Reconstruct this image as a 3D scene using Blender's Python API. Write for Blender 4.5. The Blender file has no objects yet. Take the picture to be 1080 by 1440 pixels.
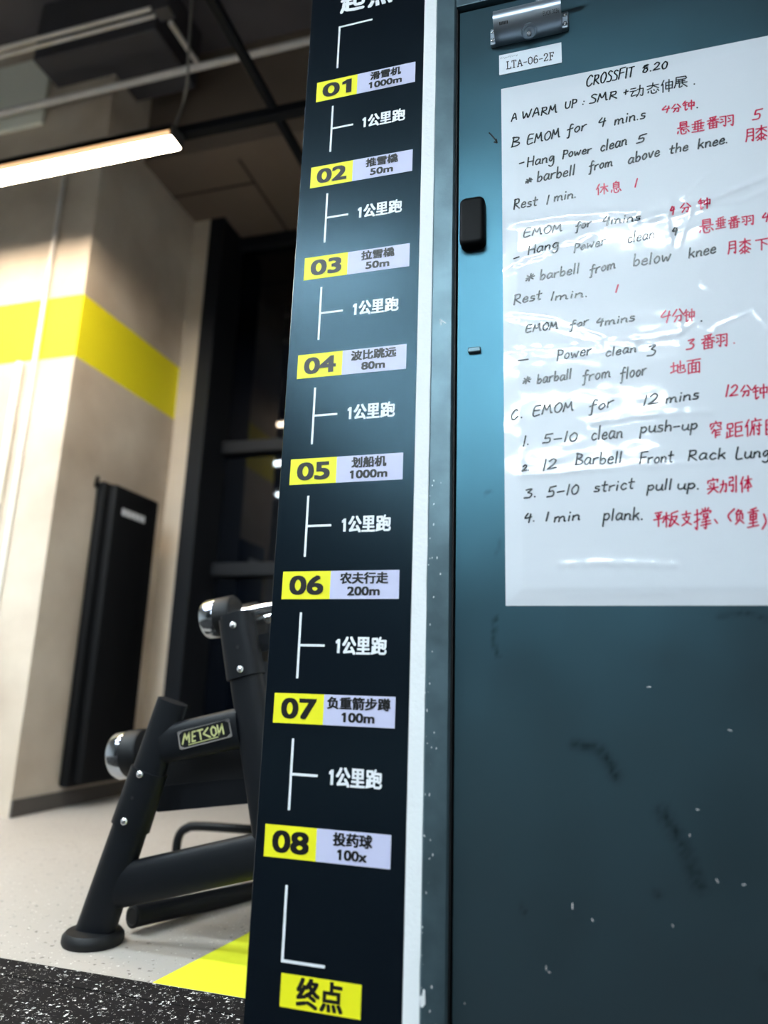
import bpy, bmesh, math, random
from mathutils import Vector, Matrix, noise
random.seed(7)
SC = bpy.context.scene
COL = SC.collection

# ------------------------------------------------------------------ camera
CAM = Vector((0.0, 0.0, 0.70))
YAW, PITCH, ROLL, FPX = math.radians(16.718), math.radians(13.677), math.radians(1.835), 1016.1
def _axes():
    cy, sy, cp, sp = math.cos(YAW), math.sin(YAW), math.cos(PITCH), math.sin(PITCH)
    f = Vector((-sy*cp, cy*cp, sp)); r = Vector((cy, sy, 0)); u = r.cross(f)
    c, s = math.cos(ROLL), math.sin(ROLL)
    return c*r+s*u, -s*r+c*u, f
CR, CU, CF = _axes()
cam = bpy.data.cameras.new('camera'); camo = bpy.data.objects.new('camera', cam); COL.objects.link(camo)
m = Matrix.Identity(4)
for i in range(3):
    m[i][0], m[i][1], m[i][2], m[i][3] = CR[i], CU[i], -CF[i], CAM[i]
camo.matrix_world = m
cam.sensor_fit = 'VERTICAL'; cam.sensor_height = 36; cam.sensor_width = 27
cam.lens = FPX/1440*36; cam.clip_start = 0.05
cam.dof.use_dof = True; cam.dof.focus_distance = 1.55; cam.dof.aperture_fstop = 1.5
SC.camera = camo

# ------------------------------------------------------------------ exposure and world
SC.view_settings.view_transform = 'Standard'; SC.view_settings.look = 'None'
SC.view_settings.exposure = 0.5; SC.view_settings.gamma = 1.0
SC.view_settings.use_curve_mapping = False
w = bpy.data.worlds.new('world'); SC.world = w; w.use_nodes = True
w.node_tree.nodes['Background'].inputs[0].default_value = (0.5, 0.7, 1.0, 1)
w.node_tree.nodes['Background'].inputs[1].default_value = 0.02
LAMP_COOL, LAMP_WARM = 130.0, 72.0          # radiance of the lamp diffusers
COOL, WARM = (0.78, 0.92, 1.0), (1.0, 0.80, 0.58)

# ------------------------------------------------------------------ measuring helpers (points of the place)
def ray(x, y): return CR*((x-540)/FPX)+CU*((720-y)/FPX)+CF
def PY(x, y, Y):
    d = ray(x, y); return CAM+d*(Y/d.y)
def PX(x, y, X):
    d = ray(x, y); return CAM+d*(X/d.x)
def PZ(x, y, Z):
    d = ray(x, y); return CAM+d*((Z-CAM.z)/d.z)
def mpp(p): return (p-CAM).dot(CF)/FPX      # metres per pixel there

def lin(c):
    def f(v):
        v /= 255.0
        return v/12.92 if v <= 0.04045 else ((v+0.055)/1.055)**2.4
    return (f(c[0]), f(c[1]), f(c[2]), 1)

# ------------------------------------------------------------------ materials
def mat(name, col, rough=0.5, metal=0.0, coat=0.0, spec=0.5, var=0.0, vscale=8.0, bump=0.0, bscale=40.0, coat_rough=0.05):
    mt = bpy.data.materials.new(name); mt.use_nodes = True
    nt = mt.node_tree; b = nt.nodes['Principled BSDF']
    b.inputs['Base Color'].default_value = (*col[:3], 1)
    b.inputs['Roughness'].default_value = rough; b.inputs['Metallic'].default_value = metal
    b.inputs['Coat Weight'].default_value = coat; b.inputs['Coat Roughness'].default_value = coat_rough
    b.inputs['Specular IOR Level'].default_value = spec
    tc = nt.nodes.new('ShaderNodeTexCoord')
    if var:
        n = nt.nodes.new('ShaderNodeTexNoise'); n.inputs['Scale'].default_value = vscale; n.inputs['Detail'].default_value = 6
        nt.links.new(tc.outputs['Object'], n.inputs['Vector'])
        r = nt.nodes.new('ShaderNodeValToRGB')
        r.color_ramp.elements[0].position = 0.3; r.color_ramp.elements[1].position = 0.7
        r.color_ramp.elements[0].color = (*[c*(1-var) for c in col[:3]], 1)
        r.color_ramp.elements[1].color = (*[min(1, c*(1+var)) for c in col[:3]], 1)
        nt.links.new(n.outputs['Fac'], r.inputs['Fac']); nt.links.new(r.outputs['Color'], b.inputs['Base Color'])
    if bump:
        n = nt.nodes.new('ShaderNodeTexNoise'); n.inputs['Scale'].default_value = bscale; n.inputs['Detail'].default_value = 4
        nt.links.new(tc.outputs['Object'], n.inputs['Vector'])
        bp = nt.nodes.new('ShaderNodeBump'); bp.inputs['Strength'].default_value = bump; bp.inputs['Distance'].default_value = 0.01
        nt.links.new(n.outputs['Fac'], bp.inputs['Height']); nt.links.new(bp.outputs['Normal'], b.inputs['Normal'])
    return mt
def emit(name, col, s):
    mt = bpy.data.materials.new(name); mt.use_nodes = True
    b = mt.node_tree.nodes['Principled BSDF']
    b.inputs['Base Color'].default_value = (0.8, 0.8, 0.8, 1)
    b.inputs['Emission Color'].default_value = (*col, 1); b.inputs['Emission Strength'].default_value = s
    return mt

M = {}
M['wall'] = mat('white_plaster', lin((240, 242, 243)), 0.6, bump=0.15, bscale=120)
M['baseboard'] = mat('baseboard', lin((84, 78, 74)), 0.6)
M['dark_wall'] = mat('dark_wall', lin((44, 45, 48)), 0.8, var=0.1)
M['ceiling'] = mat('ceiling_slab', lin((84, 80, 84)), 0.9, var=0.18, vscale=2.5)
M['soffit'] = mat('soffit_board', lin((112, 98, 86)), 0.85, var=0.1, vscale=2)
M['seam'] = mat('seam', lin((40, 36, 34)), 0.9)
M['duct'] = mat('duct', lin((62, 60, 64)), 0.7, var=0.15, vscale=3)
M['tile'] = mat('pale_tile', lin((235, 235, 222)), 0.8)
M['pipe'] = mat('galvanised_pipe', lin((205, 200, 196)), 0.5, var=0.08)
M['pipe_white'] = mat('white_conduit', lin((235, 230, 222)), 0.5)
M['cable'] = mat('grey_cable', lin((130, 125, 120)), 0.6)
M['black_bar'] = mat('black_bar', lin((5, 7, 13)), 0.7, spec=0.2)
M['frame_black'] = mat('window_frame_black', lin((18, 21, 27)), 0.6, spec=0.3)
M['night'] = mat('night_glass', (0.0015, 0.0025, 0.005), 0.03, spec=0.6)
M['sign'] = mat('sign_black', lin((9, 12, 19)), 0.25, spec=0.5)
M['yellow'] = mat('label_yellow', lin((250, 243, 30)), 0.45)
M['lavender'] = mat('label_lavender', lin((208, 208, 236)), 0.4)
M['print_white'] = mat('print_white', lin((246, 247, 250)), 0.45)
M['print_black'] = mat('print_black', lin((14, 15, 17)), 0.4)
M['door_frame'] = mat('door_frame_steel', lin((84, 104, 112)), 0.38, metal=0.7, var=0.22, vscale=14, bump=0.1, bscale=30)
M['box_black'] = mat('black_plastic', lin((4, 5, 7)), 0.5, spec=0.12)
M['silver'] = mat('silver_paint', lin((165, 178, 190)), 0.36, metal=0.9)
M['chrome'] = mat('chrome', (0.9, 0.92, 0.95), 0.12, metal=1.0)
M['dark_chrome'] = mat('dark_chrome', (0.34, 0.37, 0.41), 0.14, metal=1.0)
M['screw'] = mat('zinc_screw', (0.75, 0.78, 0.82), 0.25, metal=1.0)
M['label_white'] = mat('label_white', lin((225, 232, 240)), 0.4)
M['ink'] = mat('marker_black', lin((18, 27, 30)), 0.25)
M['ink_red'] = mat('marker_red', lin((196, 16, 66)), 0.25)
M['sheet'] = mat('glossy_sheet', lin((222, 226, 233)), 0.4, coat=1.0, coat_rough=0.06)
M['sheet'].node_tree.nodes['Principled BSDF'].inputs['Coat IOR'].default_value = 1.65
M['rack'] = mat('rack_black', lin((10, 13, 18)), 0.5, spec=0.2, bump=0.06, bscale=300)
M['rubber'] = mat('rubber_black', lin((9, 10, 13)), 0.55, spec=0.3)
M['plate_black'] = mat('plate_black', lin((10, 12, 15)), 0.3)
M['plate_gold'] = mat('plate_lettering', lin((214, 216, 150)), 0.3, metal=0.4)
M['lamp_body'] = mat('lamp_body', lin((60, 58, 56)), 0.5)
M['lamp_warm'] = emit('lamp_warm', WARM, LAMP_WARM)
M['lamp_cool'] = emit('lamp_cool', COOL, LAMP_COOL)
M['lamp_side'] = emit('lamp_side', (1.0, 0.55, 0.22), 0.9)
M['mat_black'] = mat('mat_black', lin((6, 7, 10)), 0.7, spec=0.2)

def concrete():
    """pale plastered pier with a yellow painted band at fixed heights"""
    mt = mat('pier_paint', (0.5, 0.5, 0.5), 0.75, bump=0.2, bscale=25)
    nt = mt.node_tree; b = nt.nodes['Principled BSDF']
    g = nt.nodes.new('ShaderNodeNewGeometry'); s = nt.nodes.new('ShaderNodeSeparateXYZ')
    nt.links.new(g.outputs['Position'], s.inputs[0])
    def cmp(op, v):
        n = nt.nodes.new('ShaderNodeMath'); n.operation = op; n.inputs[1].default_value = v
        nt.links.new(s.outputs['Z'], n.inputs[0]); return n
    a, c = cmp('GREATER_THAN', 2.545), cmp('LESS_THAN', 2.952)
    mu = nt.nodes.new('ShaderNodeMath'); mu.operation = 'MULTIPLY'
    nt.links.new(a.outputs[0], mu.inputs[0]); nt.links.new(c.outputs[0], mu.inputs[1])
    n = nt.nodes.new('ShaderNodeTexNoise'); n.inputs['Scale'].default_value = 1.7; n.inputs['Detail'].default_value = 8
    nt.links.new(g.outputs['Position'], n.inputs['Vector'])
    r = nt.nodes.new('ShaderNodeValToRGB')
    r.color_ramp.elements[0].position = 0.3; r.color_ramp.elements[1].position = 0.72
    r.color_ramp.elements[0].color = lin((172, 156, 138)); r.color_ramp.elements[1].color = lin((214, 202, 186))
    nt.links.new(n.outputs['Fac'], r.inputs['Fac'])
    mx = nt.nodes.new('ShaderNodeMix'); mx.data_type = 'RGBA'
    nt.links.new(mu.outputs[0], mx.inputs[0]); nt.links.new(r.outputs['Color'], mx.inputs[6])
    mx.inputs[7].default_value = lin((238, 226, 20))
    nt.links.new(mx.outputs[2], b.inputs['Base Color'])
    return mt
M['pier'] = concrete()
M['pier_plain'] = mat('pier_plain', lin((205, 192, 175)), 0.75, var=0.12, vscale=2, bump=0.2, bscale=25)

def flecks(name, base, spots, scale, thr, rough, var=0.0):
    """base colour with scattered irregular flecks"""
    mt = mat(name, base, rough)
    nt = mt.node_tree; b = nt.nodes['Principled BSDF']
    g = nt.nodes.new('ShaderNodeNewGeometry')
    col = None
    mx0 = nt.nodes.new('ShaderNodeMix'); mx0.data_type = 'RGBA'
    n0 = nt.nodes.new('ShaderNodeTexNoise'); n0.inputs['Scale'].default_value = 3; n0.inputs['Detail'].default_value = 5
    nt.links.new(g.outputs['Position'], n0.inputs['Vector']); nt.links.new(n0.outputs['Fac'], mx0.inputs[0])
    mx0.inputs[6].default_value = (*[c*(1-var) for c in base[:3]], 1); mx0.inputs[7].default_value = (*[c*(1+var) for c in base[:3]], 1)
    col = mx0.outputs[2]
    for k, (sc, th, cc) in enumerate(spots):
        v = nt.nodes.new('ShaderNodeTexVoronoi'); v.inputs['Scale'].default_value = sc
        wn = nt.nodes.new('ShaderNodeTexNoise'); wn.inputs['Scale'].default_value = sc*1.7; wn.inputs['Detail'].default_value = 2
        nt.links.new(g.outputs['Position'], wn.inputs['Vector'])
        ad = nt.nodes.new('ShaderNodeMix'); ad.data_type = 'RGBA'; ad.inputs[0].default_value = 0.02
        nt.links.new(g.outputs['Position'], ad.inputs[6]); nt.links.new(wn.outputs['Color'], ad.inputs[7])
        nt.links.new(ad.outputs[2], v.inputs['Vector'])
        # radius differs from cell to cell
        sp = nt.nodes.new('ShaderNodeSeparateColor'); nt.links.new(v.outputs['Color'], sp.inputs[0])
        ml = nt.nodes.new('ShaderNodeMath'); ml.operation = 'MULTIPLY_ADD'; ml.inputs[1].default_value = th*1.6; ml.inputs[2].default_value = -th*0.9
        nt.links.new(sp.outputs[0], ml.inputs[0])
        lt = nt.nodes.new('ShaderNodeMath'); lt.operation = 'LESS_THAN'
        nt.links.new(v.outputs['Distance'], lt.inputs[0]); nt.links.new(ml.outputs[0], lt.inputs[1])
        mx = nt.nodes.new('ShaderNodeMix'); mx.data_type = 'RGBA'
        nt.links.new(lt.outputs[0], mx.inputs[0]); nt.links.new(col, mx.inputs[6]); mx.inputs[7].default_value = cc
        col = mx.outputs[2]
    nt.links.new(col, b.inputs['Base Color'])
    return mt
M['floor'] = flecks('speckled_vinyl', lin((170, 161, 152)), [(60, 0.42, lin((96, 86, 80))), (95, 0.36, lin((236, 233, 228))), (110, .32, lin((120, 110, 100)))], 60, 0.3, 0.45, 0.06)
M['floor_yellow'] = flecks('yellow_floor', lin((235, 236, 50)), [(90, 0.15, lin((205, 205, 60)))], 60, 0.3, 0.5, 0.04)
M['rubber_fleck'] = flecks('flecked_rubber', lin((15, 12, 13)), [(95, 0.56, lin((235, 232, 226))), (150, 0.5, lin((190, 186, 180)))], 60, 0.3, 0.75, 0.1)

M['rubber_fleck'].node_tree.nodes['Principled BSDF'].inputs['Specular IOR Level'].default_value = 0.12
def door_material():
    mt = mat('door_steel', (0.022, 0.025, 0.027, 1), 0.30, metal=0.0, spec=0.7)
    nt = mt.node_tree; b = nt.nodes['Principled BSDF']
    at = nt.nodes.new('ShaderNodeAttribute'); at.attribute_name = 'dirt'
    mx = nt.nodes.new('ShaderNodeMix'); mx.data_type = 'RGBA'
    mx.inputs[6].default_value = (0.022, 0.025, 0.027, 1); mx.inputs[7].default_value = (0.006, 0.007, 0.008, 1)
    nt.links.new(at.outputs['Fac'], mx.inputs[0]); nt.links.new(mx.outputs[2], b.inputs['Base Color'])
    tc = nt.nodes.new('ShaderNodeTexCoord'); n = nt.nodes.new('ShaderNodeTexNoise'); n.inputs['Scale'].default_value = 9; n.inputs['Detail'].default_value = 5
    nt.links.new(tc.outputs['Object'], n.inputs['Vector'])
    mr = nt.nodes.new('ShaderNodeMapRange'); mr.inputs['To Min'].default_value = 0.24; mr.inputs['To Max'].default_value = 0.40
    nt.links.new(n.outputs['Fac'], mr.inputs[0]); nt.links.new(mr.outputs[0], b.inputs['Roughness'])
    m2 = nt.nodes.new('ShaderNodeMapRange'); m2.inputs['To Min'].default_value = 0.6; m2.inputs['To Max'].default_value = 0.12   # grime dulls the gloss
    nt.links.new(at.outputs['Fac'], m2.inputs[0]); nt.links.new(m2.outputs[0], b.inputs['Specular IOR Level'])
    return mt
M['door'] = door_material()
for k_, ior_, tint_ in (('door', 1.95, (0.26, 0.75, 1.0, 1)), ('sign', 1.5, (0.42, 0.78, 1.0, 1))):
    b_ = M[k_].node_tree.nodes['Principled BSDF']; b_.inputs['IOR'].default_value = ior_; b_.inputs['Specular Tint'].default_value = tint_

# ------------------------------------------------------------------ mesh helpers
def root_loc(p):
    v = Vector((0, 0, 0))
    while p is not None: v += p.location; p = p.parent
    return v
def obj(name, bm, material, parent=None, smooth=False):
    me = bpy.data.meshes.new(name)
    bmesh.ops.recalc_face_normals(bm, faces=bm.faces)
    if smooth:
        for f in bm.faces: f.smooth = True
        for e in bm.edges:
            if len(e.link_faces) == 2 and e.calc_face_angle(0) > 0.7: e.smooth = False
    bmesh.ops.translate(bm, verts=bm.verts, vec=-root_loc(parent))
    bm.to_mesh(me); bm.free()
    me.materials.append(M[material])
    o = bpy.data.objects.new(name, me); COL.objects.link(o)
    if parent is not None: o.parent = parent
    return o
def tag(o, label, cat, group=None):
    o['label'] = label; o['category'] = cat
    if group: o['group'] = group
    return o
def thing(name, loc, label, cat, group=None):
    o = bpy.data.objects.new(name, None); COL.objects.link(o); o.location = loc
    o.empty_display_size = 0.05
    return tag(o, label, cat, group)
def struct(name, bm, material, parent=None, smooth=False):
    o = obj(name, bm, material, parent, smooth)
    if parent is None: o['kind'] = 'structure'
    return o
def box(bm, x0, x1, y0, y1, z0, z1, bev=0.0, seg=2):
    r = bmesh.ops.create_cube(bm, size=1.0); vs = r['verts']
    for v in vs:
        v.co = Vector((x0+(v.co.x+.5)*(x1-x0), y0+(v.co.y+.5)*(y1-y0), z0+(v.co.z+.5)*(z1-z0)))
    if bev:
        es = list({e for v in vs for e in v.link_edges})
        bmesh.ops.bevel(bm, geom=es, offset=bev, segments=seg, affect='EDGES', profile=0.5)
    return bm
def B(*a, **k): return box(bmesh.new(), *a, **k)
def frames(pts):
    t = []
    for i in range(len(pts)):
        a = pts[max(0, i-1)]; b = pts[min(len(pts)-1, i+1)]; t.append((b-a).normalized())
    return t
def sweep(bm, pts, ra, rb=None, seg=16, up=Vector((0, 1, 0)), cap=True, power=2.0):
    """tube along pts; half width ra across, rb along `up`; ra/rb may be lists"""
    pts = [Vector(p) for p in pts]; rb = ra if rb is None else rb
    rings = []; T = frames(pts)
    for i, p in enumerate(pts):
        t = T[i]; u = up if abs(t.dot(up)) < 0.95 else Vector((1, 0, 0))
        n = t.cross(u).normalized(); bq = n.cross(t).normalized()
        a = ra[i] if isinstance(ra, (list, tuple)) else ra; b2 = rb[i] if isinstance(rb, (list, tuple)) else rb
        ring = []
        for k in range(seg):
            th = 2*math.pi*k/seg; c, s = math.cos(th), math.sin(th)
            c = math.copysign(abs(c)**(2/power), c); s = math.copysign(abs(s)**(2/power), s)
            ring.append(bm.verts.new(p+n*(a*c)+bq*(b2*s)))
        rings.append(ring)
    for A, C in zip(rings, rings[1:]):
        for k in range(seg): bm.faces.new((A[k], A[(k+1) % seg], C[(k+1) % seg], C[k]))
    if cap: bm.faces.new(rings[0]); bm.faces.new(rings[-1][::-1])
    return bm
def SW(*a, **k): return sweep(bmesh.new(), *a, **k)
def lathe(bm, c, axis, prof, seg=28):
    """prof: list of (distance along axis, radius)"""
    axis = Vector(axis).normalized(); u = axis.orthogonal().normalized(); v = axis.cross(u); c = Vector(c)
    rings = []
    for d, r in prof:
        if r < 1e-6: rings.append([bm.verts.new(c+axis*d)])
        else: rings.append([bm.verts.new(c+axis*d+u*(r*math.cos(2*math.pi*k/seg))+v*(r*math.sin(2*math.pi*k/seg))) for k in range(seg)])
    for A, C in zip(rings, rings[1:]):
        for k in range(seg):
            a, b2 = A[k % len(A)], A[(k+1) % len(A)]; c2, d2 = C[(k+1) % len(C)], C[k % len(C)]
            f = [a]
            for q in (b2, c2, d2):
                if q not in f: f.append(q)
            if len(f) > 2: bm.faces.new(f)
    if len(rings[0]) > 1: bm.faces.new(rings[0][::-1])
    if len(rings[-1]) > 1: bm.faces.new(rings[-1])
    return bm
def LA(*a, **k): return lathe(bmesh.new(), *a, **k)
def prism(bm, poly, y0, y1):
    """poly: (x,z) list"""
    A = [bm.verts.new((x, y0, z)) for x, z in poly]; C = [bm.verts.new((x, y1, z)) for x, z in poly]
    bm.faces.new(A); bm.faces.new(C[::-1]); n = len(poly)
    for i in range(n): bm.faces.new((A[i], C[i], C[(i+1) % n], A[(i+1) % n]))
    return bm
def catmull(pts, n=5):
    if len(pts) < 3: return [Vector(p) for p in pts]
    P = [Vector(p) for p in pts]; P = [P[0]*2-P[1]]+P+[P[-1]*2-P[-2]]; out = []
    for i in range(1, len(P)-2):
        a, b, c, d = P[i-1:i+3]
        for k in range(n):
            t = k/n
            out.append(0.5*((2*b)+(c-a)*t+(2*a-5*b+4*c-d)*t*t+(3*b-a-3*c+d)*t**3))
    out.append(P[-2]); return out
def ribbon(bm, pts, wd, yf, thick=0.0):
    """flat stroke in the wall plane; pts (x,z); yf(x,z) gives the depth of the surface it lies on"""
    P = [Vector((p[0], p[1])) for p in pts]
    Q = [P[0]]
    for a, b in zip(P, P[1:]):
        n = max(1, int((b-a).length/0.004))
        for k in range(1, n+1): Q.append(a.lerp(b, k/n))
    if len(Q) < 2: return
    L = R = None
    def mk(v): return bm.verts.new((v.x, yf(v.x, v.y), v.y))
    rows = []
    for i, p in enumerate(Q):
        t = (Q[min(i+1, len(Q)-1)]-Q[max(i-1, 0)])
        if t.length < 1e-9: t = Vector((1, 0))
        t.normalize(); n = Vector((-t.y, t.x)); h = wd/2
        rows.append((p+n*h, p-n*h))
    t0 = (Q[1]-Q[0]).normalized(); t1 = (Q[-1]-Q[-2]).normalized()
    h = wd/2
    rows.insert(0, (Q[0]-t0*h*.8+Vector((-t0.y, t0.x))*h*.45, Q[0]-t0*h*.8-Vector((-t0.y, t0.x))*h*.45))
    rows.append((Q[-1]+t1*h*.8+Vector((-t1.y, t1.x))*h*.45, Q[-1]+t1*h*.8-Vector((-t1.y, t1.x))*h*.45))
    prev = None
    for a, b in rows:
        cur = (mk(a), mk(b))
        if prev: bm.faces.new((prev[0], cur[0], cur[1], prev[1]))
        prev = cur

_txt = {}
def text_bm(s, x0, x1, z0, z1, y, bold=0.0, shear=0.0):
    """lettering fitted into a rectangle of a wall plane that faces -Y"""
    key = (s, shear)
    if key not in _txt:
        cu = bpy.data.curves.new('lettering', 'FONT'); cu.body = s; cu.size = 1.0; cu.shear = shear; cu.resolution_u = 4
        o = bpy.data.objects.new('lettering', cu); COL.objects.link(o)
        dg = bpy.context.evaluated_depsgraph_get(); me = bpy.data.meshes.new_from_object(o.evaluated_get(dg))
        V = [v.co.copy() for v in me.vertices]; Fc = [tuple(p.vertices) for p in me.polygons]
        bpy.data.objects.remove(o); bpy.data.curves.remove(cu); bpy.data.meshes.remove(me)
        if s[0] == '1' or s == '01':     # this typeface draws a bare stem: give the figure one its flag
            q = 0.202 if s[0] == '1' else 0.702; n0 = len(V)
            V += [Vector((q+.01, .682, 0)), Vector((q+.01, .545, 0)), Vector((q-.115, .49, 0)), Vector((q-.115, .585, 0)), Vector((q-.03, .63, 0))]
            Fc.append(tuple(range(n0, n0+5)))
        _txt[key] = (V, Fc)
    V, Fc = _txt[key]; bm = bmesh.new()
    ax, bx = min(v.x for v in V), max(v.x for v in V); ay, by = min(v.y for v in V), max(v.y for v in V)
    x0 += bold; x1 -= bold; z0 += bold*.6; z1 -= bold*.6
    for i_, (dx, dz) in enumerate(((0, 0),) if not bold else ((-1, -.6), (1, -.6), (-1, .6), (1, .6), (0, .6), (0, -.6))):
        vs = [bm.verts.new((x0+(v.x-ax)/(bx-ax)*(x1-x0)+dx*bold, y-0.00006*i_, z0+(v.y-ay)/(by-ay)*(z1-z0)+dz*bold)) for v in V]
        for f in Fc:
            try: bm.faces.new([vs[i] for i in f])
            except ValueError: pass
    return bm
def flat(name, bm, material, parent):
    """link lettering whose faces all look towards -Y"""
    for f in bm.faces:
        f.normal_update()
        if f.normal.y > 0: f.normal_flip()
    bmesh.ops.translate(bm, verts=bm.verts, vec=-root_loc(parent))
    me = bpy.data.meshes.new(name); bm.to_mesh(me); bm.free(); me.materials.append(M[material])
    o = bpy.data.objects.new(name, me); COL.objects.link(o); o.parent = parent
    return o

# ================================================================== THE SETTING
YW = 1.28                       # front face of the wall with the door
X_COR, Y_COR = -2.905, 3.237    # corner of the pale pier
Y_PIL, YG = 4.30, 4.62
RX0, RX1, RY0 = -7.0, 4.0, -7.0
CEIL = 5.0
struct('floor', B(RX0, RX1, RY0, 5.0, -0.1, 0.0), 'floor')
struct('ceiling', B(RX0, RX1, RY0, 5.0, CEIL, CEIL+0.1), 'ceiling')
struct('wall_left', B(RX0-0.15, RX0, RY0, 5.0, 0, CEIL), 'wall')
struct('wall_right', B(RX1, RX1+0.15, RY0, 5.0, 0, CEIL), 'dark_wall')
struct('wall_rear', B(RX0, RX1, RY0-0.15, RY0, 0, CEIL), 'dark_wall')
# pale pier: bulk of the wall on the left, with a small step beside the window
bm = bmesh.new(); box(bm, RX0, X_COR, Y_COR, 5.0, 0, CEIL)
struct('wall_pier', bm, 'pier')
xs = PY(258, 700, Y_PIL).x
struct('wall_return', B(X_COR, xs, Y_PIL, 5.0, 0, 4.18), 'pier_plain')
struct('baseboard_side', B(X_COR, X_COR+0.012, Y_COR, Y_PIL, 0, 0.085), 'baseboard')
# bulkhead over the window
SOF = 4.18; YS = 3.62
so = struct('ceiling_soffit', B(X_COR, RX1, YS, 5.0, SOF, CEIL), 'soffit')
bm = bmesh.new()
box(bm, X_COR, -2.25, 3.985, 4.0, SOF-0.004, SOF); box(bm, -2.25, -2.235, 3.75, 4.62, SOF-0.004, SOF)
obj('panel_seam', bm, 'seam', so)
# wall with the door: left pier of the wall, header, right part, side return of the room behind
DX0, DX1, DTOP = -0.2975, 0.72, 2.24
WH = 3.0
struct('wall_front', B(-0.604, DX0, YW, YW+0.12, 0, WH), 'wall')
struct('wall_header', B(DX0, DX1, YW, YW+0.12, DTOP, WH), 'wall')
struct('wall_front_right', B(DX1, 3.2, YW, YW+0.12, 0, WH), 'wall')
struct('wall_side', B(-0.604, -0.504, YW+0.12, 3.4, 0, WH), 'wall')
struct('wall_front_top', B(-0.604, 3.2, YW, 3.4, WH, CEIL), 'dark_wall')

# ragged strip of filler and paint along the edge of the door frame
bm = bmesh.new(); zz = 0.0; Lx = -0.3262; prev = None
while zz < 2.6:
    jag = 0.0012*noise.noise(Vector((0, 0, zz*70)))+0.0016*noise.noise(Vector((3, 1, zz*14)))
    rx = -0.2962+jag+(0.0022 if 2.08 < zz < 2.1 else 0)
    cur = [bm.verts.new((Lx, YW-0.0035, zz)), bm.verts.new((rx-0.002, YW-0.0035, zz)), bm.verts.new((rx, YW-0.0002, zz))]
    if prev:
        for i in range(2): bm.faces.new((prev[i], prev[i+1], cur[i+1], cur[i]))
    prev = cur; zz += 0.006
struct('trim_1', bm, 'wall')

# door
YL = 1.287                      # front of the leaf
dr = bpy.data.objects.new('door_1', None); COL.objects.link(dr); dr.location = (0.2, YL, 0); dr['kind'] = 'structure'
bm = bmesh.new()
FX = -0.2525
prof = [(DX0, YW+0.02), (DX0, YW-0.004), (DX0+0.003, YW-0.007), (FX-0.004, YW-0.007), (FX, YW-0.004), (FX, YL+0.03)]
def jamb(bm, prof, z0, z1):
    A = [bm.verts.new((x, y, z0)) for x, y in prof]; C = [bm.verts.new((x, y, z1)) for x, y in prof]
    for i in range(len(prof)-1): bm.faces.new((A[i], A[i+1], C[i+1], C[i]))
jamb(bm, prof, 0, DTOP)
HZ = 2.172
box(bm, FX, DX1, YW-0.007, YL+0.03, HZ, DTOP, 0.002)
box(bm, DX1-0.045, DX1, YW-0.007, YL+0.03, 0, HZ, 0.002)
obj('door_frame', bm, 'door_frame', dr)
obj('frame_seal', B(FX, FX+0.003, YL-0.008, YL+0.03, 0.0, HZ), 'rubber', dr)
# leaf as a fine sheet that carries the stains as an attribute
LX0, LX1, LZ0, LZ1 = FX+0.006, DX1-0.048, 0.01, HZ-0.004
NX, NZ = 150, 340
bm = bmesh.new(); grid = []
for j in range(NZ+1):
    grid.append([bm.verts.new((LX0+(LX1-LX0)*i/NX, YL, LZ0+(LZ1-LZ0)*j/NZ)) for i in range(NX+1)])
for j in range(NZ):
    for i in range(NX): bm.faces.new((grid[j][i], grid[j][i+1], grid[j+1][i+1], grid[j+1][i]))
edge = [grid[0][i] for i in range(NX+1)]+[grid[j][NX] for j in range(1, NZ+1)]+[grid[NZ][i] for i in range(NX-1, -1, -1)]+[grid[j][0] for j in range(NZ-1, 0, -1)]
back = [bm.verts.new((v.co.x, YL+0.04, v.co.z)) for v in edge]
for i in range(len(edge)):
    k = (i+1) % len(edge); bm.faces.new((edge[i], edge[k], back[k], back[i]))
bm.faces.new(back)
leaf = obj('door_leaf', bm, 'door', dr)
def segs(pts): return [(PY(*a, YL), PY(*b, YL)) for a, b in zip(pts, pts[1:])]
STAINS = [([(697, 868), (694, 900), (700, 922)], 0.005, 0.9), ([(808, 1047), (842, 1053), (858, 1075), (866, 1092)], 0.009, 0.9),
          ([(932, 1143), (952, 1172), (968, 1205), (984, 1245)], 0.012, 0.75), ([(733, 1272), (738, 1284)], 0.004, 0.7),
          ([(922, 1256), (926, 1258)], 0.006, 0.7), ([(1010, 866), (1050, 862), (1078, 870)], 0.004, 0.7),
          ([(690, 690), (683, 694)], 0.003, 0.8), ([(1071, 1368), (1074, 1372)], 0.005, 0.6), ([(704, 760), (698, 780)], 0.004, .5)]
ST = [(segs(p), wd, a) for p, wd, a in STAINS]
at = leaf.data.attributes.new('dirt', 'FLOAT', 'POINT')
vals = []
for v in leaf.data.vertices:
    c = v.co+dr.location; d = 0.0
    for sg, wd, a in ST:
        for p, q in sg:
            pq = q-p; t = max(0, min(1, (c-p).dot(pq)/pq.length_squared)); dd = (c-(p+pq*t)).length/wd
            if dd < 3: d = max(d, a*math.exp(-dd*dd)*(0.65+0.7*noise.noise(c*160)))
    d = max(d, 0.35*max(0, noise.noise(Vector((c.x*5, 0, c.z*3)))-0.1))
    vals.append(min(1, max(0, d)))
at.data.foreach_set('value', vals)
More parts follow.
